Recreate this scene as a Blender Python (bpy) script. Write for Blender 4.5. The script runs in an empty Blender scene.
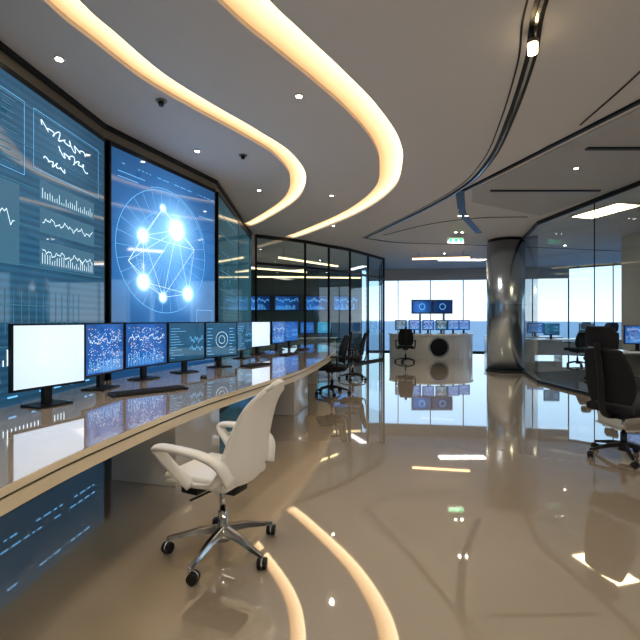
import bpy, bmesh, math, random
from mathutils import Vector, Matrix
random.seed(4)
scn = bpy.context.scene
H = 3.5
# ------------------------------------------------------------------ materials
def mat(name, col, rough=0.5, metal=0.0, emis=None, es=0.0, coat=0.0, ior=1.5, noise=None):
    m = bpy.data.materials.new(name); m.use_nodes = True
    nt = m.node_tree; b = nt.nodes['Principled BSDF']
    b.inputs['Base Color'].default_value = (*col, 1)
    b.inputs['Roughness'].default_value = rough
    b.inputs['Metallic'].default_value = metal
    b.inputs['IOR'].default_value = ior
    b.inputs['Coat Weight'].default_value = coat
    b.inputs['Coat Roughness'].default_value = 0.03
    if emis:
        b.inputs['Emission Color'].default_value = (*emis, 1)
        b.inputs['Emission Strength'].default_value = es
    if noise:
        sc, amt = noise
        tc = nt.nodes.new('ShaderNodeTexCoord'); n = nt.nodes.new('ShaderNodeTexNoise')
        n.inputs['Scale'].default_value = sc; n.inputs['Detail'].default_value = 4
        mx = nt.nodes.new('ShaderNodeMix'); mx.data_type = 'RGBA'
        mx.inputs[6].default_value = (*[c*(1-amt) for c in col], 1)
        mx.inputs[7].default_value = (*[min(1, c*(1+amt)) for c in col], 1)
        nt.links.new(tc.outputs['Object'], n.inputs['Vector'])
        nt.links.new(n.outputs['Fac'], mx.inputs[0])
        nt.links.new(mx.outputs[2], b.inputs['Base Color'])
    return m

def emat(name, col, s):
    return mat(name, (0.01, 0.01, 0.01), 0.3, 0, col, s)

def glass_mat(name, tint=(0.75, 0.9, 0.92), refl=1.0, f0=.05):
    m = bpy.data.materials.new(name); m.use_nodes = True
    nt = m.node_tree; nt.nodes.clear(); L = nt.links.new
    o = nt.nodes.new('ShaderNodeOutputMaterial'); t = nt.nodes.new('ShaderNodeBsdfTransparent')
    g = nt.nodes.new('ShaderNodeBsdfGlossy'); mx = nt.nodes.new('ShaderNodeMixShader')
    geo = nt.nodes.new('ShaderNodeNewGeometry'); d = nt.nodes.new('ShaderNodeVectorMath'); d.operation = 'DOT_PRODUCT'
    L(geo.outputs['Normal'], d.inputs[0]); L(geo.outputs['Incoming'], d.inputs[1])
    def M(op, a, b=None):
        n = nt.nodes.new('ShaderNodeMath'); n.operation = op
        for i, v in enumerate((a, b)):
            if v is None: continue
            if isinstance(v, (int, float)): n.inputs[i].default_value = v
            else: L(v, n.inputs[i])
        return n.outputs[0]
    fac = M('ADD', M('MULTIPLY', M('POWER', M('SUBTRACT', 1.0, M('ABSOLUTE', d.outputs['Value'])), 5.0), (1-f0)*refl), f0*refl)
    fac = M('MINIMUM', fac, 1.0)
    t.inputs['Color'].default_value = (*tint, 1); g.inputs['Roughness'].default_value = 0.02
    g.inputs['Color'].default_value = (0.9, 0.95, 1, 1)
    L(fac, mx.inputs[0])
    L(t.outputs[0], mx.inputs[1]); L(g.outputs[0], mx.inputs[2])
    L(mx.outputs[0], o.inputs['Surface'])
    return m

M_white = mat('white_plastic', (0.82, 0.80, 0.76), 0.35, coat=0.2)
M_lacq = mat('white_lacquer', (0.74, 0.72, 0.69), 0.2, coat=0.5)
M_black = mat('black_plastic', (0.012, 0.012, 0.014), 0.4)
M_fabric = mat('black_mesh_fabric', (0.012, 0.013, 0.017), 0.75, noise=(300, .5))
M_chrome = mat('polished_aluminium', (0.7, 0.7, 0.7), 0.15, 1.0)
M_steel = mat('column_steel', (0.62, 0.69, 0.77), 0.24, 1.0)
M_frame = mat('dark_frame', (0.015, 0.018, 0.022), 0.3)
M_desk = mat('desk_top_lacquer', (0.56, 0.46, 0.37), 0.05, coat=1.0, ior=2.2, noise=(2.5, .06))
M_desk.node_tree.nodes['Principled BSDF'].inputs['Coat IOR'].default_value = 1.8
M_desk_edge = mat('desk_edge', (0.9, 0.76, 0.54), 0.3, coat=0.3)
M_ceil = mat('ceiling_paint', (0.68, 0.66, 0.65), 0.6, noise=(0.6, .03))
M_ceil2 = mat('ceiling_panel', (0.5, 0.5, 0.5), 0.6)
M_wall = mat('wall_paint', (0.68, 0.63, 0.55), 0.6, noise=(1, .04))
M_wallblue = mat('wall_dark_blue', (0.13, 0.2, 0.24), 0.35)
M_soffit = mat('soffit_bronze', (0.3, 0.26, 0.2), 0.35, 0.4)
M_carpet = mat('carpet', (0.05, 0.052, 0.056), 0.9, noise=(60, .4))
M_floor = mat('polished_floor', (0.47, 0.40, 0.31), 0.025, coat=1.0, ior=3.0, noise=(0.5, .05))
M_floor.node_tree.nodes['Principled BSDF'].inputs['Coat IOR'].default_value = 2.3
M_glass = glass_mat('partition_glass', (0.9, 0.96, 0.97), 1.3)
M_glassd = glass_mat('tinted_glass', (0.68, 0.86, 0.9), 2.4)
M_clear = glass_mat('window_glass', (0.93, 0.97, 1), 0.6)
M_lamp = emat('lamp_white', (1, 0.9, 0.75), 25)
M_lampw = emat('lamp_warm', (1, 0.75, 0.42), 8)
M_line = emat('graphic_white', (0.75, 0.92, 1.0), 1.3)
M_lineb = emat('graphic_cyan', (0.2, 0.55, 0.95), 1.0)
M_lined = emat('graphic_dim', (0.12, 0.4, 0.6), 0.4)
M_linea = emat('graphic_amber', (1.0, 0.55, 0.2), .9)
M_exit = emat('exit_green', (0.05, 0.9, 0.35), 1.5)

# ------------------------------------------------------------------ helpers
def link(o, parent=None):
    scn.collection.objects.link(o)
    if parent: o.parent = parent
    return o
def empty(name, loc=(0, 0, 0), rz=0):
    e = bpy.data.objects.new(name, None); e.location = loc; e.rotation_euler = (0, 0, rz)
    e.empty_display_size = 0.1
    return link(e)
def mesh(name, vs, fs, m, parent=None, smooth=False, uvs=None):
    me = bpy.data.meshes.new(name); me.from_pydata([tuple(v) for v in vs], [], fs); me.update()
    if uvs:
        l = me.uv_layers.new(name='UVMap')
        for p in me.polygons:
            for li in p.loop_indices: l.data[li].uv = uvs[me.loops[li].vertex_index]
    if smooth:
        for p in me.polygons: p.use_smooth = True
    me.materials.append(m)
    return link(bpy.data.objects.new(name, me), parent)
def fixn(o):
    bm = bmesh.new(); bm.from_mesh(o.data); bmesh.ops.recalc_face_normals(bm, faces=bm.faces); bm.to_mesh(o.data); bm.free()
    return o
def box(name, c, s, m, parent=None, rz=0, bev=0, rx=0, ry=0):
    bm = bmesh.new(); bmesh.ops.create_cube(bm, size=1); bmesh.ops.scale(bm, vec=s, verts=bm.verts)
    if bev: bmesh.ops.bevel(bm, geom=bm.edges, offset=bev, segments=3, affect='EDGES', profile=0.5)
    me = bpy.data.meshes.new(name); bm.to_mesh(me); bm.free(); me.materials.append(m)
    if bev:
        for p in me.polygons: p.use_smooth = True
    o = link(bpy.data.objects.new(name, me), parent); o.location = c; o.rotation_euler = (rx, ry, rz)
    return o
def cyl(name, p0, p1, r0, r1, m, parent=None, seg=24):
    p0, p1 = Vector(p0), Vector(p1); d = p1-p0
    bm = bmesh.new(); bmesh.ops.create_cone(bm, cap_ends=True, segments=seg, radius1=r0, radius2=r1, depth=d.length)
    me = bpy.data.meshes.new(name); bm.to_mesh(me); bm.free(); me.materials.append(m)
    for p in me.polygons: p.use_smooth = len(p.vertices) == 4
    o = link(bpy.data.objects.new(name, me), parent); o.location = (p0+p1)/2
    o.rotation_euler = d.to_track_quat('Z', 'Y').to_euler()
    return o
def cr(pts, n=8):
    P = [Vector(p) for p in pts]; P = [2*P[0]-P[1]] + P + [2*P[-1]-P[-2]]; out = []
    for i in range(1, len(P)-2):
        for k in range(n):
            t = k/n; a, b, c, d = P[i-1:i+3]
            out.append(0.5*((2*b)+(c-a)*t+(2*a-5*b+4*c-d)*t*t+(3*b-a-3*c+d)*t**3))
    out.append(P[-2]); return out
def tube(name, pts, r, m, parent=None, flat=None, n=6):
    """sweep of an elliptical section along a 3D path; flat=(w,h)"""
    C = cr(pts, n); vs = []; fs = []; S = 12; w, h = flat if flat else (r, r)
    for i, p in enumerate(C):
        t = (C[min(i+1, len(C)-1)]-C[max(i-1, 0)]).normalized()
        side = Vector((0, 1, 0)); side = (side - t*side.dot(t)).normalized(); up = t.cross(side)
        for k in range(S):
            a = 2*math.pi*k/S
            vs.append(p+side*math.cos(a)*w+up*math.sin(a)*h)
    for i in range(len(C)-1):
        for k in range(S):
            fs.append((i*S+k, i*S+(k+1) % S, (i+1)*S+(k+1) % S, (i+1)*S+k))
    fs.append(tuple(range(S))[::-1]); fs.append(tuple((len(C)-1)*S+k for k in range(S)))
    return fixn(mesh(name, vs, fs, m, parent, True))
def offs(C, d):
    out = []
    for i, p in enumerate(C):
        t = (C[min(i+1, len(C)-1)]-C[max(i-1, 0)]); n = Vector((-t.y, t.x)).normalized()
        out.append(p+n*d)
    return out
def ribbon(name, C, w0, w1, z0, z1, m, parent=None):
    """prism following plan curve C between lateral offsets w0,w1"""
    A, B = offs(C, w0), offs(C, w1); n = len(C); vs = []; uvs = []
    for i in range(n):
        vs += [(A[i].x, A[i].y, z0), (B[i].x, B[i].y, z0), (B[i].x, B[i].y, z1), (A[i].x, A[i].y, z1)]
        uvs += [(0, i), (1, i), (1, i), (0, i)]
    fs = []
    for i in range(n-1):
        a, b = i*4, (i+1)*4
        for k in range(4): fs.append((a+k, a+(k+1) % 4, b+(k+1) % 4, b+k))
    fs += [(0, 1, 2, 3), tuple((n-1)*4+k for k in (3, 2, 1, 0))]
    return fixn(mesh(name, vs, fs, m, parent, False, uvs))
def prism(name, poly, z0, z1, m, parent=None):
    n = len(poly); vs = [(p[0], p[1], z0) for p in poly]+[(p[0], p[1], z1) for p in poly]
    fs = [tuple(range(n))[::-1], tuple(range(n, 2*n))]+[(i, (i+1) % n, n+(i+1) % n, n+i) for i in range(n)]
    return fixn(mesh(name, vs, fs, m, parent))

# ------------------------------------------------------------------ shell
FL = [(-2.9, -4), (16, -4), (16, 8), (14.5, 13), (10, 17), (2, 18.2), (-7, 18.2), (-7, 10.6), (-2.9, 10.6)]
prism('floor', FL, -0.2, 0, M_floor)
ceil = prism('ceiling', FL, H, H+0.3, M_ceil)
V2 = lambda L: [Vector(p) for p in L]
cove1 = cr(V2([(-1.75, -1.5), (-1.82, 0.5), (-1.78, 2.0), (-1.73, 2.81), (-1.63, 3.19), (-1.46, 3.71), (-1.16, 4.24), (-.80, 4.81), (-.47, 5.45), (-.33, 6.33), (-.55, 7.49), (-1.3, 8.95), (-1.66, 9.5)]), 10)
cove2 = cr(V2([(-1.6, -1.5), (-1.35, 0.5), (-.9, 2.0), (-.515, 2.81), (-.27, 3.19), (.06, 3.67), (.42, 4.24), (.78, 4.99), (.98, 5.80), (1.03, 6.91), (.60, 8.4), (-.35, 10.2), (-.8, 10.9)]), 10)
def cove_mat():
    m = bpy.data.materials.new('led_cove'); m.use_nodes = True; nt = m.node_tree
    b = nt.nodes['Principled BSDF']; uv = nt.nodes.new('ShaderNodeUVMap'); sp = nt.nodes.new('ShaderNodeSeparateXYZ')
    r = nt.nodes.new('ShaderNodeValToRGB'); r.color_ramp.elements[0].color = (1, .78, .48, 1); r.color_ramp.elements[1].color = (.3, .16, .07, 1)  # fading of the cove glow across the slot, put into the emission colours
    e = r.color_ramp.elements.new(.3); e.color = (.85, .58, .32, 1)
    e = r.color_ramp.elements.new(.7); e.color = (.55, .33, .16, 1)
    nt.links.new(uv.outputs[0], sp.inputs[0]); nt.links.new(sp.outputs[0], r.inputs[0])
    b.inputs['Base Color'].default_value = (.8, .7, .5, 1)
    nt.links.new(r.outputs[0], b.inputs['Emission Color']); b.inputs['Emission Strength'].default_value = 1.75
    return m
M_cove = cove_mat()
def cut(target, cutter):
    md = target.modifiers.new('slot', 'BOOLEAN'); md.object = cutter; md.operation = 'DIFFERENCE'; md.solver = 'EXACT'
    dg = bpy.context.evaluated_depsgraph_get(); me = bpy.data.meshes.new_from_object(target.evaluated_get(dg))
    target.modifiers.clear(); target.data = me; bpy.data.objects.remove(cutter)
for C, w in ((cove1, .12), (cove2, .155)):
    cut(ceil, ribbon('cutter', C, -w, w, H-.1, H+.05, M_ceil))
    ribbon('cove_light', C, -w, w, H+.04, H+.05, M_cove)
# dark track groove + joints in the ceiling
track = cr(V2([(1.0, 0), (1.2, 1.6), (1.48, 2.8), (1.73, 3.46), (2.03, 4.5), (2.27, 5.6), (2.3, 6.8), (1.9, 8.56), (1.17, 10.96)]), 10)
tr = empty('ceiling_track')
ribbon('groove', track, -.045, .045, H-.006, H-.001, M_frame, tr)
ribbon('rail', track, -.012, .012, H-.02, H-.006, M_chrome, tr)
ribbon('groove_thin', track, .085, .1, H-.006, H-.001, M_frame, tr)
ribbon('trim_1', cr(V2([(2.3, 6.9), (2.55, 7.6), (2.95, 8.6), (3.9, 10.3)]), 8), -.07, .07, H-.012, H-.001, M_frame)
ribbon('trim_2', V2([(2.36, 6.9), (3.11, 4.08), (3.7, 1.6)]), -.022, .022, H-.03, H-.001, M_frame)
ribbon('trim_3', V2([(2.44, 6.9), (3.19, 4.08), (3.78, 1.6)]), -.012, .012, H-.012, H-.001, M_white)
ribbon('trim_4', cr(V2([(1.17, 10.96), (2.2, 11.6), (4, 11.9), (7, 12.5), (10, 13.2)]), 8), -.03, .03, H-.01, H-.001, M_frame)
ribbon('trim_10', cr(V2([(2.2, 1.2), (2.55, 2.6), (2.75, 3.6), (2.85, 4.6)]), 8), -.008, .008, H-.01, H-.001, M_frame)
ribbon('trim_11', cr(V2([(1.6, 10.6), (2.4, 9.4), (3.3, 8.8), (4.3, 8.7)]), 8), -.012, .012, H-.01, H-.001, M_frame)
prism('ceiling_panel', [(3.25, 4.1), (5.0, 4.3), (4.9, 6.6), (4.5, 8.6), (2.75, 7.6), (2.5, 6.9)], H-.01, H-.001, M_ceil2)
box('trim_5', (4.1, 5.2, H-.02), (1.6, .06, .02), M_frame)
box('trim_6', (3.7, 6.9, H-.02), (1.8, .05, .02), M_frame)
# walls
box('wall_back', (6.5, -4.1, H/2), (19, .2, H), M_wall)
box('wall_right', (16.1, 0, H/2), (.2, 12, H), M_wall)
box('wall_far', (-2.6, 18.1, H/2), (8.8, .2, H), M_wallblue)
box('wall_left', (-7.1, 14.4, H/2), (.2, 7.6, H), M_wallblue)
box('wall_return', (-4.35, 10.5, H/2), (5.1, .1, H), M_wallblue)
box('wall_side', (8.0, 10.2, H/2), (.5, 1.2, H), M_wall)
box('wall_inner', (8.6, 9.2, H/2), (1.4, .2, H), M_wall)
# video wall backing
VW = [(-2.7, -4.0), (-2.66, .4), (-2.60, 2.0), (-2.38, 4.6), (-1.62, 6.45), (-1.72, 10.4)]
fixn(ribbon('wall_video', V2(VW), 0.03, .2, 0, H, M_frame))
ribbon('trim_7', V2(VW), -.02, .03, 3.36, 3.45, M_soffit)
ribbon('trim_8', V2(VW), -.05, .03, 3.45, H-.001, M_frame)

# ------------------------------------------------------------------ screens
def screen_mat(name, base, edge, glows=(), s=1.0, noise_s=3.0, namt=.5, stripes=False, cen=(1, 1), rad=1.5):
    m = bpy.data.materials.new(name); m.use_nodes = True; nt = m.node_tree; L = nt.links.new
    b = nt.nodes['Principled BSDF']; b.inputs['Base Color'].default_value = (.005, .006, .008, 1); b.inputs['Roughness'].default_value = .04
    b.inputs['IOR'].default_value = 1.8
    uv = nt.nodes.new('ShaderNodeUVMap')
    def math_(op, a, bb=None):
        n = nt.nodes.new('ShaderNodeMath'); n.operation = op
        for i, v in enumerate((a, bb)):
            if v is None: continue
            if isinstance(v, (int, float)): n.inputs[i].default_value = v
            else: L(v, n.inputs[i])
        return n.outputs[0]
    def gauss(p, sg):
        d = nt.nodes.new('ShaderNodeVectorMath'); d.operation = 'DISTANCE'; L(uv.outputs[0], d.inputs[0]); d.inputs[1].default_value = (p[0], p[1], 0)
        q = math_('MULTIPLY', d.outputs['Value'], d.outputs['Value'])
        return math_('EXPONENT', math_('MULTIPLY', q, -1/sg**2))
    n = nt.nodes.new('ShaderNodeTexNoise'); n.inputs['Scale'].default_value = noise_s; n.inputs['Detail'].default_value = 5
    L(uv.outputs[0], n.inputs['Vector'])
    mx = nt.nodes.new('ShaderNodeMix'); mx.data_type = 'RGBA'; mx.inputs[6].default_value = (*edge, 1); mx.inputs[7].default_value = (*base, 1)
    fac = math_('MULTIPLY', gauss(cen, rad), math_('ADD', math_('MULTIPLY', n.outputs['Fac'], namt*2), 1-namt))
    L(fac, mx.inputs[0]); col = mx.outputs[2]
    if stripes:
        w = nt.nodes.new('ShaderNodeTexWave'); w.bands_direction = 'Y'; w.inputs['Scale'].default_value = 5; w.inputs['Distortion'].default_value = 0
        L(uv.outputs[0], w.inputs['Vector'])
        f = math_('ADD', math_('MULTIPLY', w.outputs['Fac'], .3), .8)
        vm = nt.nodes.new('ShaderNodeVectorMath'); vm.operation = 'SCALE'; L(col, vm.inputs[0]); L(f, vm.inputs['Scale']); col = vm.outputs[0]
    for (p, sg, st) in glows:
        vm = nt.nodes.new('ShaderNodeVectorMath'); vm.operation = 'SCALE'; vm.inputs[0].default_value = (.45, .75, 1.0)
        L(math_('MULTIPLY', gauss(p, sg), st), vm.inputs['Scale'])
        ad = nt.nodes.new('ShaderNodeVectorMath'); ad.operation = 'ADD'; L(col, ad.inputs[0]); L(vm.outputs[0], ad.inputs[1]); col = ad.outputs[0]
    L(col, b.inputs['Emission Color']); b.inputs['Emission Strength'].default_value = s
    return m

class Panel:
    """flat panel standing in the world; (u,v) in metres from its lower-left corner"""
    def __init__(s, p0, p1, z0, z1, parent=None):
        s.a = Vector((*p0, z0)); d = Vector((*p1, z0))-s.a; s.w = d.length; s.u = d.normalized(); s.v = Vector((0, 0, 1)); s.h = z1-z0
        s.n = s.u.cross(s.v); s.parent = parent
    def at(s, u, v, o=0): return s.a+s.u*u+s.v*v+s.n*o
    def quad(s, name, u0, v0, u1, v1, m, o=0):
        return mesh(name, [s.at(u0, v0, o), s.at(u1, v0, o), s.at(u1, v1, o), s.at(u0, v1, o)], [(0, 1, 2, 3)], m, s.parent, uvs=[(u0, v0), (u1, v0), (u1, v1), (u0, v1)])
    def slab(s, name, u0, v0, u1, v1, o0, o1, m):
        vs = [s.at(u, v, o) for o in (o0, o1) for u, v in ((u0, v0), (u1, v0), (u1, v1), (u0, v1))]
        return fixn(mesh(name, vs, [(0, 3, 2, 1), (4, 5, 6, 7), (0, 1, 5, 4), (1, 2, 6, 5), (2, 3, 7, 6), (3, 0, 4, 7)], m, s.parent))
    def strokes(s, name, lines, w, m, o=.004):
        vs = []; fs = []
        for L in lines:
            for i in range(len(L)-1):
                a, b = Vector(L[i]), Vector(L[i+1]); d = b-a
                if d.length < 1e-5: continue
                n = Vector((-d.y, d.x)).normalized()*w/2; k = len(vs)
                for q in (a-n, b-n, b+n, a+n): vs.append(s.at(q.x, q.y, o))
                fs.append((k, k+1, k+2, k+3))
        if fs: return mesh(name, vs, fs, m, s.parent)
def circ(c, r, n=48, a0=0, a1=2*math.pi):
    return [(c[0]+r*math.cos(a0+(a1-a0)*i/n), c[1]+r*math.sin(a0+(a1-a0)*i/n)) for i in range(n+1)]
def rect(u0, v0, u1, v1): return [(u0, v0), (u1, v0), (u1, v1), (u0, v1), (u0, v0)]
def wiggle(u0, u1, v, amp, n=40):
    ph = [random.uniform(0, 6) for _ in range(4)]
    return [(u0+(u1-u0)*i/n, v+amp*(math.sin(i*.9+ph[0])*.5+math.sin(i*.37+ph[1])*.5+math.sin(i*2.1+ph[2])*.35)) for i in range(n+1)]

def vscreen(p0, p1, m):
    e = empty('video_wall_screen'); P = Panel(p0, p1, .85, 3.3, e)
    P.slab('bezel', 0, -.75, P.w, P.h+.04, -.02, .012, M_frame)
    P.quad('display', .02, -.7, P.w-.02, P.h-.01, m, .0125)
    return P
mS1 = screen_mat('screen_teal', (.03, .10, .17), (.008, .03, .06), [((1.9, 2.1), .3, .06)], 1.15, 1.3, .5, True, (1.4, 1.3), 1.6)
mS2 = screen_mat('screen_blue', (.05, .22, .55), (.01, .045, .11),
    [((1.05, 1.71), .085, 10), ((1.05, 1.71), .3, .6), ((.47, 1.53), .055, 7), ((.47, 1.53), .18, .4), ((.8, 1.94), .035, 4), ((.48, .97), .06, 8), ((.48, .97), .18, .4), ((1.27, .87), .06, 8), ((1.27, .87), .19, .45), ((.8, .80), .045, 5), ((.85, 1.4), .5, .18)], 1.15, 1.6, .5, False, (.95, 1.35), 1.0)
mS3 = screen_mat('screen_dark', (.03, .09, .12), (.01, .04, .055), [], 1.0, 1.0, .5, True, (1.8, 1.0), 2.2)
P0 = vscreen((-2.62, -.2), (-2.56, 1.97), mS3)
P1 = vscreen((-2.555, 2.0), (-2.35, 4.57), mS1)
P2 = vscreen((-2.33, 4.64), (-1.60, 6.38), mS2)
P3 = vscreen((-1.585, 6.5), (-1.63, 8.3), mS3)
P4 = vscreen((-1.635, 8.35), (-1.68, 10.2), mS3)
# graphics on P1 (u runs toward far end)
M_pan = emat('graphic_panel_fill', (.06, .16, .24), .9)
for r in ((1.62, .98, 2.38, 1.2), (1.62, 1.27, 2.38, 1.48), (1.62, 1.55, 2.38, 1.72), (.5, .95, 1.4, 1.6)): P1.quad('panel_fill', *r, M_pan, .014)
P1.strokes('panels', [rect(1.55, 1.8, 2.45, 2.3), rect(1.2, 1.7, 1.45, 2.3)], .004, M_lineb, .016)
def scribble(u0, v0, n, s):
    out = []; ph = random.uniform(0, 6)
    for i in range(n*10):
        t = i/10*2*math.pi
        out.append((u0+i*s*.085+s*.3*math.cos(t+ph), v0-i*s*.006+s*.55*math.sin(t*.83)*(.6+.4*math.sin(i*.23+ph))))
    return out
P1.strokes('script', [scribble(1.64, 2.2, 8, .085), scribble(1.85, 2.06, 6, .08), scribble(1.68, 1.92, 5, .06)], .009, M_line, .017)
P1.strokes('plots', [wiggle(1.65, 2.35, 1.1, .03, 60), wiggle(1.65, 2.35, 1.38, .03, 60), wiggle(.55, 1.35, 1.3, .08)]+[[(1.65+i*.03, 1.0), (1.65+i*.03, 1.0+random.uniform(.02, .1))] for i in range(24)]+[[(1.65+i*.03, 1.57), (1.65+i*.03, 1.57+random.uniform(.02, .1))] for i in range(24)], .005, M_line, .017)
P1.strokes('rows', [[(1.22, 1.75+i*.05), (1.22+random.uniform(.08, .2), 1.75+i*.05)] for i in range(11)]+[[(.55+(i % 6)*.15, 1.0+(i//6)*.08), (.63+(i % 6)*.15, 1.0+(i//6)*.08)] for i in range(40)]+[[(1.1+i*.08, .4), (1.1+i*.08, .75)] for i in range(14)]+[[(.1, .3+i*.33), (2.5, .3+i*.33)] for i in range(7)], .007, M_lined, .0165)
def text_rows(u0, u1, vs):
    out = []
    for v in vs:
        u = u0
        while u < u1:
            l = random.uniform(.02, .1)
            if random.random() < .8: out.append([(u, v), (u+l, v)])
            u += l+.03
    return out
for P in (P0, P1):
    P.strokes('ticker', text_rows(.2, P.w-.2, (-.5, -.42, -.1, .06)), .014, M_lineb, .017)
    P.strokes('bar_chart', [[(.2+i*.04, .15), (.2+i*.04, .15+random.uniform(.03, .16))] for i in range(44)], .01, M_line, .017)
c = (.85, 1.38)
P2.strokes('rings', [circ(c, .78), circ(c, .5), circ(c, .81, 24, .3, 1.9)], .006, M_lineb, .016)
nodes = [(1.05, 1.71), (.47, 1.53), (.8, 1.94), (.48, .97), (1.27, .87), (.8, .80), (1.4, 1.5), (.25, 1.2)]
P2.strokes('links', [[a, b] for i, a in enumerate(nodes) for b in nodes[i+1:] if (Vector(a)-Vector(b)).length < .95], .004, M_line, .016)
P2.strokes('rays', [[(c[0]+.2*math.cos(a), c[1]+.2*math.sin(a)), (c[0]+.78*math.cos(a), c[1]+.78*math.sin(a))] for a in [i*.21 for i in range(30)]], .004, M_lineb, .0155)
P2.strokes('hud', [[(.1, 2.2), (.5, 2.2)], [(.1, 2.14), (.4, 2.14)], [(1.5, 2.0), (1.8, 2.0)], [(.1, .3), (1.7, .3)], rect(1.45, .35, 1.8, .65)]+text_rows(.1, 1.8, (2.3, .45, -.3, -.4)), .007, M_lineb, .016)
P3.strokes('grid', [[(.1, .4+i*.3), (1.7, .4+i*.3)] for i in range(7)]+[wiggle(.2, 1.6, 1.2, .2)], .008, M_lined, .016)

# monitors on the desk
def monitor(p0, p1, z0, z1, m, deco=0, parent_name='computer_monitor', desk=.75):
    e = empty(parent_name); P = Panel(p0, p1, z0, z1, e)
    P.slab('housing', 0, 0, P.w, P.h, -.035, 0, M_black)
    P.quad('display', .012, .016, P.w-.012, P.h-.012, m, .001)
    cx = P.w/2
    P.slab('stand_neck', cx-.03, desk-z0+.012, cx+.03, .15, -.07, -.036, M_black)
    P.slab('stand_foot', cx-.12, desk-z0+.001, cx+.12, desk-z0+.013, -.15, .06, M_black)
    if deco == 1:
        P.strokes('bars', [[(.04+i*.02, .03), (.04+i*.02, .03+random.uniform(.02, .16))] for i in range(int((P.w-.08)/.02))], .005, M_lineb, .002)
        P.strokes('curve', [wiggle(.04, P.w-.04, .3, .03)], .003, M_line, .002)
        P.strokes('marks', [[(x, y), (x+.012, y)] for x, y in [(random.uniform(.04, P.w-.06), random.uniform(.05, P.h-.05)) for _ in range(60)]], .006, M_linea, .0022)
        P.strokes('lights', [[(x, y), (x+.008, y)] for x, y in [(random.uniform(.04, P.w-.06), random.uniform(.05, P.h-.05)) for _ in range(130)]], .005, M_line, .0022)
    if deco == 2:
        P.strokes('rings', [circ((P.w/2, P.h/2), .1), circ((P.w/2, P.h/2), .05)], .004, M_line, .002)
        P.strokes('rows', [[(.03, .05+i*.04), (.03+random.uniform(.04, .12), .05+i*.04)] for i in range(9)]+[[(P.w-.14, .05+i*.04), (P.w-.14+random.uniform(.03, .11), .05+i*.04)] for i in range(9)], .006, M_lineb, .002)
    if deco == 3:
        P.strokes('rows', [[(.03, .05+i*.03), (.03+random.uniform(.05, .4)*P.w, .05+i*.03)] for i in range(12)]+[wiggle(.3, P.w-.03, .25, .04), wiggle(.3, P.w-.03, .15, .03)], .004, M_lineb, .002)
    return P
mW = screen_mat('monitor_white', (.72, .83, .95), (.45, .6, .82), [], 1.0, 1, .1, False, (.3, .3), .5)
mB = screen_mat('monitor_blue', (.025, .11, .34), (.006, .025, .09), [], 1.3, 14, .8, False, (.28, .2), .4)
mD = screen_mat('monitor_dark', (.02, .08, .14), (.01, .03, .06), [], 1.1, 6, .5, False, (.28, .2), .5)
mG = screen_mat('monitor_teal', (.03, .24, .36), (.02, .12, .2), [], 1.1, 6, .5, False, (.28, .2), .5)
mons = [((-2.12, 2.1), (-2.05, 2.66), mG, 3), ((-2.02, 2.75), (-1.81, 3.24), mW, 0), ((-1.93, 3.45), (-1.87, 4.0), mB, 1), ((-1.88, 4.05), (-1.675, 4.6), mB, 1),
        ((-1.68, 4.65), (-1.40, 5.1), mD, 3), ((-1.42, 5.2), (-1.116, 5.65), mD, 2), ((-1.265, 6.4), (-1.125, 6.95), mD, 3), ((-1.2, 7.2), (-.92, 7.75), mW, 0), ((-.95, 8.3), (-.72, 8.8), mB, 1), ((-.8, 9.2), (-.5, 9.65), mB, 3)]
for a, b, m, d in mons: monitor(a, b, .88, 1.335, m, d)

# ------------------------------------------------------------------ control desk
desk = empty('control_desk')
front = cr(V2([(-1.2, .3), (-1.16, 1.5), (-1.09, 2.15), (-.89, 3.12), (-.58, 4.05), (-.24, 5.1), (.08, 6.7), (.28, 8.2), (.33, 9.4), (.15, 10.2), (-.2, 10.45), (-.55, 10.2)]), 8)
back = V2([(-.85, 9.2), (-1.15, 7.9), (-1.42, 6.9), (-1.52, 6.1), (-1.85, 5.2), (-2.15, 4.2), (-2.2, 3.0), (-2.25, 1.5), (-2.27, .3)])
poly = front+back
prism('desk_top', poly, .715, .75, M_desk, desk)
def inset(poly, d):
    out = []; n = len(poly)
    for i in range(n):
        t = (poly[(i+1) % n]-poly[i-1]).normalized(); out.append(poly[i]+Vector((-t.y, t.x))*d)
    return out
prism('desk_groove', inset(poly, .012), .703, .715, M_frame, desk)
prism('desk_apron', inset(poly, .003), .645, .703, M_desk_edge, desk)
ribbon('desk_edge_strip', front, -.004, -.0005, .716, .749, M_desk_edge, desk)
box('pedestal_1', (-1.38, 3.85, .322), (.62, .75, .644), M_lacq, desk, -.25, .01)
box('pedestal_2', (-.52, 6.35, .322), (.5, .7, .644), M_lacq, desk, -.25, .01)
box('pedestal_3', (-.3, 9.2, .322), (.5, .7, .644), M_lacq, desk, 0, .01)
box('pedestal_4', (-1.8, .8, .322), (.6, .7, .644), M_lacq, desk, 0, .01)

def keyboard(x, y, rz, w=.46):
    e = empty('keyboard', (x, y, .751), rz)
    box('body', (0, 0, .009), (w, .16, .018), M_black, e, 0, .005)
    vs = []; fs = []; n = 15; 
    for r in range(5):
        for k in range(n):
            cx = -w/2+.02+(w-.04)*(k+.5)/n; cy = -.062+r*.031; hx, hy = (w-.04)/n*.42, .0125
            b = len(vs)
            vs += [(cx-hx, cy-hy, .018), (cx+hx, cy-hy, .018), (cx+hx, cy+hy, .018), (cx-hx, cy+hy, .018)]
            vs += [(cx-hx*.8, cy-hy*.8, .024), (cx+hx*.8, cy-hy*.8, .024), (cx+hx*.8, cy+hy*.8, .024), (cx-hx*.8, cy+hy*.8, .024)]
            fs += [(b+4, b+5, b+6, b+7)]+[(b+i, b+(i+1) % 4, b+4+(i+1) % 4, b+4+i) for i in range(4)]
    mesh('keys', vs, fs, M_fabric, e)
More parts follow.
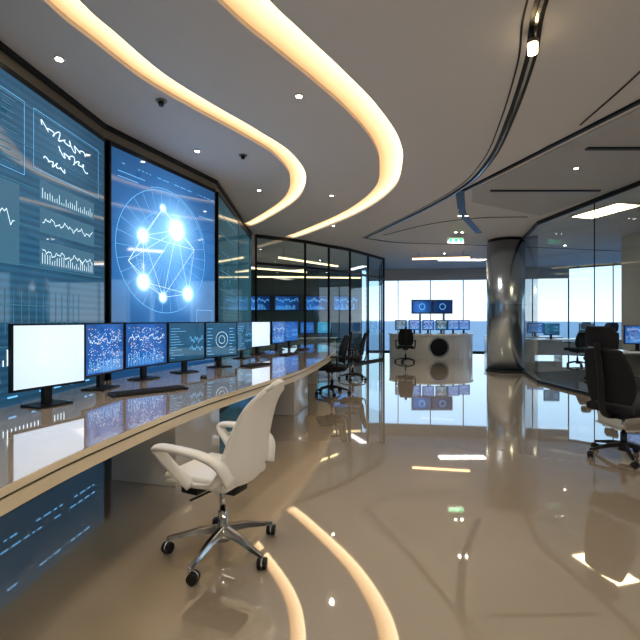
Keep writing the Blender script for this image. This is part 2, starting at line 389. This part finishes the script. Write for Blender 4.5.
def mouse(x, y, rz):
    bm = bmesh.new(); bmesh.ops.create_uvsphere(bm, u_segments=20, v_segments=12, radius=1)
    for v in bm.verts:
        v.co = Vector((v.co.x*.036*(1-.15*v.co.y), v.co.y*.06, max(v.co.z, 0)*.036*(1-.2*v.co.y)))
    me = bpy.data.meshes.new('computer_mouse'); bm.to_mesh(me); bm.free(); me.materials.append(M_black)
    for p in me.polygons: p.use_smooth = True
    o = link(bpy.data.objects.new('computer_mouse', me)); o.location = (x, y, .751); o.rotation_euler = (0, 0, rz)
keyboard(-1.44, 3.55, math.radians(42), .62); mouse(-1.22, 4.4, .3)
keyboard(-.85, 5.6, math.radians(58)); keyboard(-.55, 7.4, math.radians(68)); mouse(-.45, 7.9, .3)
keyboard(-.35, 8.6, math.radians(75)); keyboard(-1.75, 1.9, math.radians(85)); 

# ------------------------------------------------------------------ chairs
def star_base(e, m_leg, seat_z, R=.3, a0=.3):
    cyl('gas_lift_lower', (0, 0, .07), (0, 0, .25), .03, .028, m_leg, e)
    cyl('gas_lift', (0, 0, .25), (0, 0, seat_z), .018, .018, M_chrome, e)
    cyl('hub', (0, 0, .075), (0, 0, .15), .05, .036, m_leg, e)
    for k in range(5):
        a = a0+k*2*math.pi/5; ca, sa = math.cos(a), math.sin(a)
        vs = []; secs = [(.03, .135, .026, .022), (.15, .118, .021, .018), (.26, .09, .016, .013), (R+.012, .078, .014, .009)]
        for r, z, w, h in secs:
            for q in ((-w, -h), (w, -h), (w*.6, h), (-w*.6, h)):
                vs.append((r*ca-q[0]*sa, r*sa+q[0]*ca, z+q[1]))
        fs = [(i*4+j, i*4+(j+1) % 4, (i+1)*4+(j+1) % 4, (i+1)*4+j) for i in range(3) for j in range(4)]+[(3, 2, 1, 0), (12, 13, 14, 15)]
        o = fixn(mesh('leg_%d' % (k+1), vs, fs, m_leg, e)); md = o.modifiers.new('b', 'BEVEL'); md.width = .004; md.segments = 2
        x, y = R*ca, R*sa; b = a+random.uniform(.6, 2.2); n = Vector((-math.sin(b), math.cos(b), 0))
        off = Vector((math.cos(b), math.sin(b), 0))*.018; c0 = Vector((x, y, .03))+off
        for s_ in (-1, 1):
            cyl('caster_%d_wheel' % (k+1), c0+n*s_*.006, c0+n*s_*.026, .03, .028, M_black, e)
        cyl('caster_%d_stem' % (k+1), (x, y, .03), (x, y, .08), .009, .009, M_chrome, e, 12)
        cyl('caster_%d_hood' % (k+1), c0+n*-.006+Vector((0, 0, .006)), c0+n*.006+Vector((0, 0, .006)), .03, .03, m_leg, e)
def loft(name, secs, m, e, thick, curl_pow=2, NX=14):
    """secs: (x,z,halfwidth,curl_x,curl_z)"""
    C = cr([Vector((s[0], s[1], s[2])) for s in secs], 4); K = cr([Vector((s[3], s[4], 0)) for s in secs], 4)
    vs = []; fs = []
    for (p, k) in zip(C, K):
        for j in range(NX+1):
            s = -1+2*j/NX
            vs.append((p.x+k.x*abs(s)**curl_pow, p.z*s, p.y+k.y*abs(s)**curl_pow))
    for i in range(len(C)-1):
        for j in range(NX): fs.append((i*(NX+1)+j, i*(NX+1)+j+1, (i+1)*(NX+1)+j+1, (i+1)*(NX+1)+j))
    o = fixn(mesh(name, vs, fs, m, e, True)); md = o.modifiers.new('s', 'SOLIDIFY'); md.thickness = thick; md.offset = 0
    b = o.modifiers.new('b', 'SUBSURF'); b.levels = 1; b.render_levels = 1
    return o
def pad(name, c, s, m, e, rz=0, ry=0):
    o = box(name, c, s, m, e, rz, 0, 0, ry)
    md = o.modifiers.new('b', 'BEVEL'); md.width = min(s)*.45; md.segments = 5
    for p in o.data.polygons: p.use_smooth = True
    return o
def white_chair(loc, rz):
    e = empty('office_chair', (*loc, 0), rz)
    star_base(e, M_chrome, .38, .315, .42)
    box('mechanism', (-.01, 0, .392), (.24, .13, .05), M_black, e, 0, .01)
    cyl('lever', (.02, .05, .38), (.05, .22, .375), .006, .006, M_black, e, 10)
    box('tilt_box', (.15, .0, .37), (.12, .24, .035), M_black, e, 0, .008)
    loft('shell', [(.27, .425, .19, 0, .005), (.2, .44, .225, 0, .02), (.05, .435, .24, 0, .03), (-.1, .43, .24, .02, .05), (-.19, .455, .235, .07, .07), (-.235, .53, .225, .10, .03),
                   (-.255, .64, .21, .10, .0), (-.28, .77, .19, .08, 0), (-.32, .9, .16, .06, -.01), (-.37, 1.0, .115, .03, -.03), (-.39, 1.03, .08, .02, -.04)], M_white, e, .028)
    pad('seat_cushion', (.045, 0, .465), (.44, .42, .065), M_white, e)
    for s in (-1, 1):
        tube('arm_%d' % (s+2), [(-.2, .2*s, .50), (-.17, .25*s, .60), (-.08, .28*s, .65), (.08, .285*s, .665), (.22, .28*s, .66), (.225, .268*s, .63), (.14, .25*s, .545), (.04, .225*s, .455)], .02, M_white, e, (.038, .02))
    return e
def black_chair(loc, rz, head=True):
    e = empty('office_chair', (*loc, 0), rz)
    star_base(e, M_black, .42, .31, .2)
    box('mechanism', (-.02, 0, .43), (.26, .16, .06), M_black, e, 0, .012)
    pad('seat_cushion', (.03, 0, .495), (.48, .50, .085), M_fabric, e)
    loft('backrest', [(-.22, .56, .20, .04, 0), (-.235, .66, .235, .06, 0), (-.25, .78, .24, .06, 0), (-.28, .92, .225, .05, 0), (-.33, 1.08, .18, .04, 0)], M_fabric, e, .035)
    tube('spine', [(-.1, 0, .41), (-.26, 0, .44), (-.31, 0, .6), (-.32, 0, .8), (-.36, 0, 1.05), (-.37, 0, 1.14)], .02, M_black, e, (.035, .014))
    if head: loft('headrest', [(-.335, 1.10, .13, .03, 0), (-.34, 1.16, .155, .04, 0), (-.35, 1.24, .155, .04, 0), (-.365, 1.30, .12, .03, 0)], M_fabric, e, .04)
    for s in (-1, 1):
        tube('arm_%d' % (s+2), [(-.02, .2*s, .44), (-.02, .28*s, .46), (-.03, .30*s, .56), (-.02, .30*s, .69)], .016, M_black, e, (.02, .016))
        pad('arm_pad_%d' % (s+2), (.02, .30*s, .705), (.26, .08, .03), M_black, e)
    return e
white_chair((-.57, 2.47), math.radians(155))
black_chair((3.0, 4.15), math.radians(20))
black_chair((.22, 7.75), math.radians(190), False)
black_chair((.75, 9.6), math.radians(170), False)
black_chair((6.3, 9.4), math.radians(200))
black_chair((2.75, 13.5), math.radians(80), False)
black_chair((5.95, 13.3), math.radians(70), False)
black_chair((7.6, 12.4), math.radians(100), True)

# ------------------------------------------------------------------ column
col = empty('column')
X, Y = 4.95, 11.2
cyl('shaft', (X, Y, .0), (X, Y, 3.42), .47, .47, M_steel, col, 96)
cyl('base_ring', (X, Y, .0), (X, Y, .05), .5, .5, M_frame, col, 96)
cyl('top_ring', (X, Y, 3.42), (X, Y, 3.499), .44, .44, M_frame, col, 96)
cyl('seam', (X, Y, 1.75), (X, Y, 1.757), .472, .472, M_frame, col, 96)

# ------------------------------------------------------------------ glazed partitions / windows
def glazing(name, pts, z0, z1, gm, step=1.2, fr=.03, midrail=None, mull=True):
    e = empty(name)
    for a, b in zip(pts[:-1], pts[1:]):
        P = Panel(a, b, z0, z1, e)
        P.quad('glass', 0, 0, P.w, P.h, gm)
        P.slab('rail_bottom', 0, 0, P.w, .06, -fr, fr, M_frame)
        P.slab('rail_top', 0, P.h-.08, P.w, P.h-.001, -fr, fr, M_frame)
        if midrail: P.slab('rail_mid', 0, midrail-z0, P.w, midrail-z0+.06, -fr, fr, M_frame)
        n = max(1, round(P.w/step))
        for i in range(n+1):
            u = P.w*i/n
            if mull: P.slab('mullion', u-fr/2, 0, u+fr/2, P.h-.001, -fr, fr, M_frame)
            elif 0 < i < n: P.slab('joint', u-.006, 0, u+.006, P.h-.08, -.006, .006, M_frame)
    return e
glazing('glass_partition', [(-1.6, 10.5), (-.4, 11.3), (.9, 12.6), (2.2, 14.5)], 0, H, M_glassd, 1.1, .03, 2.75)
glazing('glass_partition', [(4.95, 5.7), (4.72, 9.1)], 0, H-.001, M_glass, 1.6, .02, None, False)
glazing('glass_partition', [(4.72, 9.1), (5.3, 11.0)], 0, H-.001, M_glass, 2.2, .02, None, False)
glazing('glass_partition', [(2.2, 14.5), (2.4, 16.9)], 0, H-.001, M_glassd, 1.2, .03, 2.75)
glazing('window_1', [(2.0, 18.1), (6, 17.6)], .0, H-.001, M_clear, 1.4, .03)
glazing('window_2', [(6, 17.6), (10, 16.9)], .0, H-.001, M_clear, 1.4, .03)
glazing('window_3', [(10, 16.9), (14.4, 12.9)], .0, H-.001, M_clear, 1.5, .03)
glazing('window_4', [(14.4, 12.9), (15.9, 8)], .0, H-.001, M_clear, 1.5, .03)
glazing('window_5', [(15.9, 8), (15.95, 6)], .0, H-.001, M_clear, 1.5, .03)
ribbon('trim_9', V2([(2.0, 17.9), (6, 17.4), (9.9, 16.75)]), -.05, .05, 3.02, H-.001, M_ceil2)
# dark carpet of the glazed room
prism('floor_carpet', [(5.05, 5.9), (4.85, 9.1), (5.55, 10.9), (7.5, 11.5), (7.7, 9.0), (10, 9), (10, 4), (5.1, 4)], .0005, .004, M_carpet)

# ------------------------------------------------------------------ far furniture
def simple_desk(name, loc, rz, w, d, h=.744):
    e = empty(name, (*loc, .005), rz)
    box('top', (0, 0, h-.02), (w, d, .04), M_lacq, e, 0, .008)
    for s in (-1, 1): box('side_%d' % (s+2), (s*(w/2-.04), 0, (h-.04)/2), (.04, d-.1, h-.042), M_lacq, e, 0, .004)
    box('modesty_panel', (0, d/2-.08, h/2+.05), (w-.12, .02, h-.3), M_lacq, e)
    return e
simple_desk('office_desk', (7.0, 8.3), 0, 2.6, .8)
monitor((6.05, 8.35), (6.55, 8.25), .88, 1.25, mB, 1); monitor((6.95, 8.3), (7.5, 8.3), .88, 1.25, mG, 3)
simple_desk('office_desk', (8.2, 13.6), .1, 3.2, .8)
monitor((7.2, 13.5), (7.7, 13.5), .88, 1.25, mD, 3); monitor((8.4, 13.6), (8.9, 13.6), .88, 1.25, mD, 3)
simple_desk('office_desk', (7.6, 15.8), -.15, 2.6, .8)
monitor((6.9, 15.9), (7.45, 15.85), .88, 1.25, mB, 3); monitor((7.8, 15.8), (8.35, 15.7), .88, 1.25, mB, 1)
# curved white operator counter with a row of blue monitors
cnt = empty('reception_counter')
arc = [Vector((4.1+1.5*math.cos(a), 15.6+1.1*math.sin(a))) for a in [math.pi+i*math.pi/24 for i in range(25)]]
ribbon('front', arc, -.02, .02, .0, .82, M_lacq, cnt)
ribbon('top', arc, -.05, .45, .82, .87, M_white, cnt)
ribbon('plinth', arc, .03, .06, .0, .1, M_frame, cnt)
cyl('round_recess', (4.1, 14.46, .42), (4.1, 14.55, .42), .3, .3, M_frame, cnt, 40)
cyl('round_rim', (4.1, 14.47, .42), (4.1, 14.52, .42), .36, .36, M_steel, cnt, 40)
for x, y in ((2.95, 15.3), (3.4, 15.1), (3.87, 15.0), (4.34, 15.0), (4.8, 15.1), (5.25, 15.3)):
    monitor((x-.21, y), (x+.21, y), 1.0, 1.36, (mB, mD)[int(x*10) % 2], 1, desk=.87)
pod = empty('display_stand'); Pp = Panel((3.55, 16.3), (5.15, 16.3), 1.6, 2.15, pod)
Pp.slab('cabinet', 0, 0, 1.6, .55, -.1, 0, M_steel)
Pp.slab('post_1', .3, -1.6, .38, 0, -.08, -.02, M_steel); Pp.slab('post_2', 1.22, -1.6, 1.3, 0, -.08, -.02, M_steel)
Pp.slab('base', .1, -1.599, 1.5, -1.57, -.35, .25, M_steel)
for i, cx in enumerate((.03, .82)):
    Pp.slab('bezel_%d' % i, cx, .03, cx+.75, .52, .001, .015, M_black)
    Pp.quad('screen_%d' % i, cx+.02, .05, cx+.73, .5, mB, .017)
    Pp.strokes('dial_%d' % i, [circ((cx+.38, .28), .11)], .02, M_lineb, .019)
# ops room behind the tinted glass
simple_desk('office_desk', (-.9, 14.6), .5, 3.0, .8)
for i in range(4): monitor((-1.9+i*.6, 14.1+i*.3), (-1.4+i*.6, 14.35+i*.3), .88, 1.3, (mB, mW, mB, mG)[i], (1, 0, 3, 2)[i])
for i in range(4):
    e = empty('wall_display'); Q = Panel((-3.2+i*1.25, 17.95), (-2.1+i*1.25, 17.95), 1.75, 2.4, e)
    Q.slab('bezel', 0, 0, Q.w, Q.h, 0, .04, M_black); Q.quad('display', .03, .03, Q.w-.03, Q.h-.03, mB, .041)
    Q.strokes('plots', [wiggle(.08, Q.w-.08, .45, .08)]+[[(.1+k*.06, .06), (.1+k*.06, .06+random.uniform(.05, .25))] for k in range(14)], .02, M_lineb, .045)

# ------------------------------------------------------------------ ceiling fixtures
def downlight(x, y, warm=False, power=25, r=.026, z=H):
    e = empty('downlight', (x, y, z))
    cyl('trim', (0, 0, -.012), (0, 0, -.001), r+.012, r+.015, M_white, e)
    cyl('lens', (0, 0, -.014), (0, 0, -.0125), r, r, M_lampw if warm else M_lamp, e)
    l = bpy.data.lights.new('beam', 'SPOT'); l.energy = power; l.spot_size = 2.2; l.spot_blend = .9; l.shadow_soft_size = r
    l.color = (1, .92, .82)
    o = link(bpy.data.objects.new('beam', l), e); o.location = (0, 0, -.03)
for x, y in [(-2.13, 3.43), (-1.55, 5.3), (-1.0, 6.9), (-.2, 4.0), (.2, 7.2), (2.86, 8.6), (3.0, 8.6), (3.3, 10.2), (3.45, 10.2), (-.9, 1.4), (.3, 9.5), (1.2, 1.5), (3.3, 2.2), (6, 7), (8, 9), (7, 12), (1.2, 13.2), (4, 13.5), (0, 15), (-2.5, 14), (9.5, 13), (3.6, 5.9)]:
    downlight(x, y, power=50)
for x, y in [(-1.55, 4.1), (-1.0, 5.45)]:
    e = empty('ceiling_speaker', (x, y, H))
    cyl('flange', (0, 0, -.012), (0, 0, -.001), .05, .055, M_soffit, e); cyl('body', (0, 0, -.05), (0, 0, -.012), .022, .03, M_frame, e)
# track spotlights
def spot(x, y):
    e = empty('track_spotlight', (x, y, H))
    cyl('stem', (0, 0, -.06), (0, 0, -.021), .012, .012, M_frame, e)
    cyl('can', (0, 0, -.09), (0, 0, -.06), .04, .04, M_soffit, e)
    cyl('lens', (0, 0, -.16), (0, 0, -.09), .034, .036, M_lampw, e)
    l = bpy.data.lights.new('beam', 'SPOT'); l.energy = 40; l.spot_size = 1.6; l.spot_blend = .7; l.color = (1, .78, .5); l.shadow_soft_size = .04
    o = link(bpy.data.objects.new('beam', l), e); o.location = (0, 0, -.18)
spot(1.58, 3.12)
def panel_light(c, s, rz=0, st=6, col=(1, .75, .45)):
    e = empty('panel_or_fill_light', (*c, H), rz)
    box('frame', (0, 0, -.012), (s[0]+.1, s[1]+.1, .02), M_white, e)
    box('diffuser', (0, 0, -.026), (s[0], s[1], .006), emat('diffuser', col, st), e)
panel_light((5.55, 8.2), (.5, 1.0), .25, 9, (1, .74, .42))
panel_light((8.5, 6), (1.2, .6), 0, 5, (1, .85, .65))
panel_light((.8, -1.5), (1.6, .8), 0, 10, (1, .93, .82)); panel_light((5, -.5), (1.6, .8), 0, 10, (1, .93, .82))  # unseen panels added behind the camera as soft fill
panel_light((5, 14.8), (1.6, .3), 0, 8, (1, .95, .88))
def added_strip(a, b, z, m):  # hanging strips added to imitate warm streaks reflected in the tinted glass
    e = empty('added_strip_light'); P = Panel(a, b, z, z+.07, e)
    P.slab('housing', 0, .05, P.w, .09, -.03, .03, M_white); P.slab('diffuser', 0, 0, P.w, .05, -.025, .025, m)
    for u in (.2, P.w-.2): P.slab('cable', u-.004, .09, u+.004, H-z-.001, -.004, .004, M_frame)
M_strip = emat('added_strip_warm', (1, .66, .34), 3)
added_strip((-1.2, 12.2), (.6, 14.2), 3.15, M_strip); added_strip((-3.5, 13.5), (-.5, 15.5), 3.1, M_strip); added_strip((-2.5, 16.2), (1.6, 16.6), 3.0, M_strip)
added_strip((2.9, 13.2), (4.6, 12.9), 3.25, M_strip)
# exit sign
e = empty('exit_sign', (3.35, 10.4, H))
cyl('rod_1', (-.14, 0, -.1), (-.14, 0, -.001), .005, .005, M_chrome, e, 8); cyl('rod_2', (.14, 0, -.1), (.14, 0, -.001), .005, .005, M_chrome, e, 8)
box('plate', (0, 0, -.17), (.42, .03, .15), M_white, e, 0, .004)
for x in (-.11, 0.02, .13): box('glyph', (x, -.0165, -.17), (.08, .003, .09), M_exit, e)

# ------------------------------------------------------------------ outside
mesh('sea', [(-800, 19, -14), (2500, 19, -14), (2500, 6000, -14), (-2500, 6000, -14)], [(0, 1, 2, 3)], mat('sea_water', (.15, .24, .31), .35, noise=(.02, .3)))
mesh('sea.001', [(18, -900, -14.2), (2500, -900, -14.2), (2500, 19.5, -14.2), (18, 19.5, -14.2)], [(0, 1, 2, 3)], bpy.data.materials['sea_water'])
w = bpy.data.worlds.new('sky'); scn.world = w; w.use_nodes = True; nt = w.node_tree; nt.nodes.clear()
o = nt.nodes.new('ShaderNodeOutputWorld'); bg = nt.nodes.new('ShaderNodeBackground'); tc = nt.nodes.new('ShaderNodeTexCoord')
sp = nt.nodes.new('ShaderNodeSeparateXYZ'); r = nt.nodes.new('ShaderNodeValToRGB')
r.color_ramp.elements[0].position = 0; r.color_ramp.elements[0].color = (.78, .85, .9, 1)
r.color_ramp.elements[1].position = .5; r.color_ramp.elements[1].color = (.2, .42, .75, 1)
k = r.color_ramp.elements.new(.12); k.color = (.5, .69, .86, 1)
nt.links.new(tc.outputs['Generated'], sp.inputs[0]); nt.links.new(sp.outputs[2], r.inputs[0]); nt.links.new(r.outputs[0], bg.inputs[0])
bg.inputs[1].default_value = 1.5; nt.links.new(bg.outputs[0], o.inputs[0])

# ------------------------------------------------------------------ camera
cam = bpy.data.cameras.new('camera'); cam.sensor_width = 36; cam.lens = 36*420/640; cam.clip_end = 10000
co = link(bpy.data.objects.new('camera', cam)); co.location = (0, 0, 1.36); co.rotation_euler = (math.pi/2, 0, 0)
scn.camera = co
scn.view_settings.view_transform = 'Standard'
try: scn.view_settings.look = 'Medium High Contrast'
except Exception: pass
scn.view_settings.exposure = 0.1
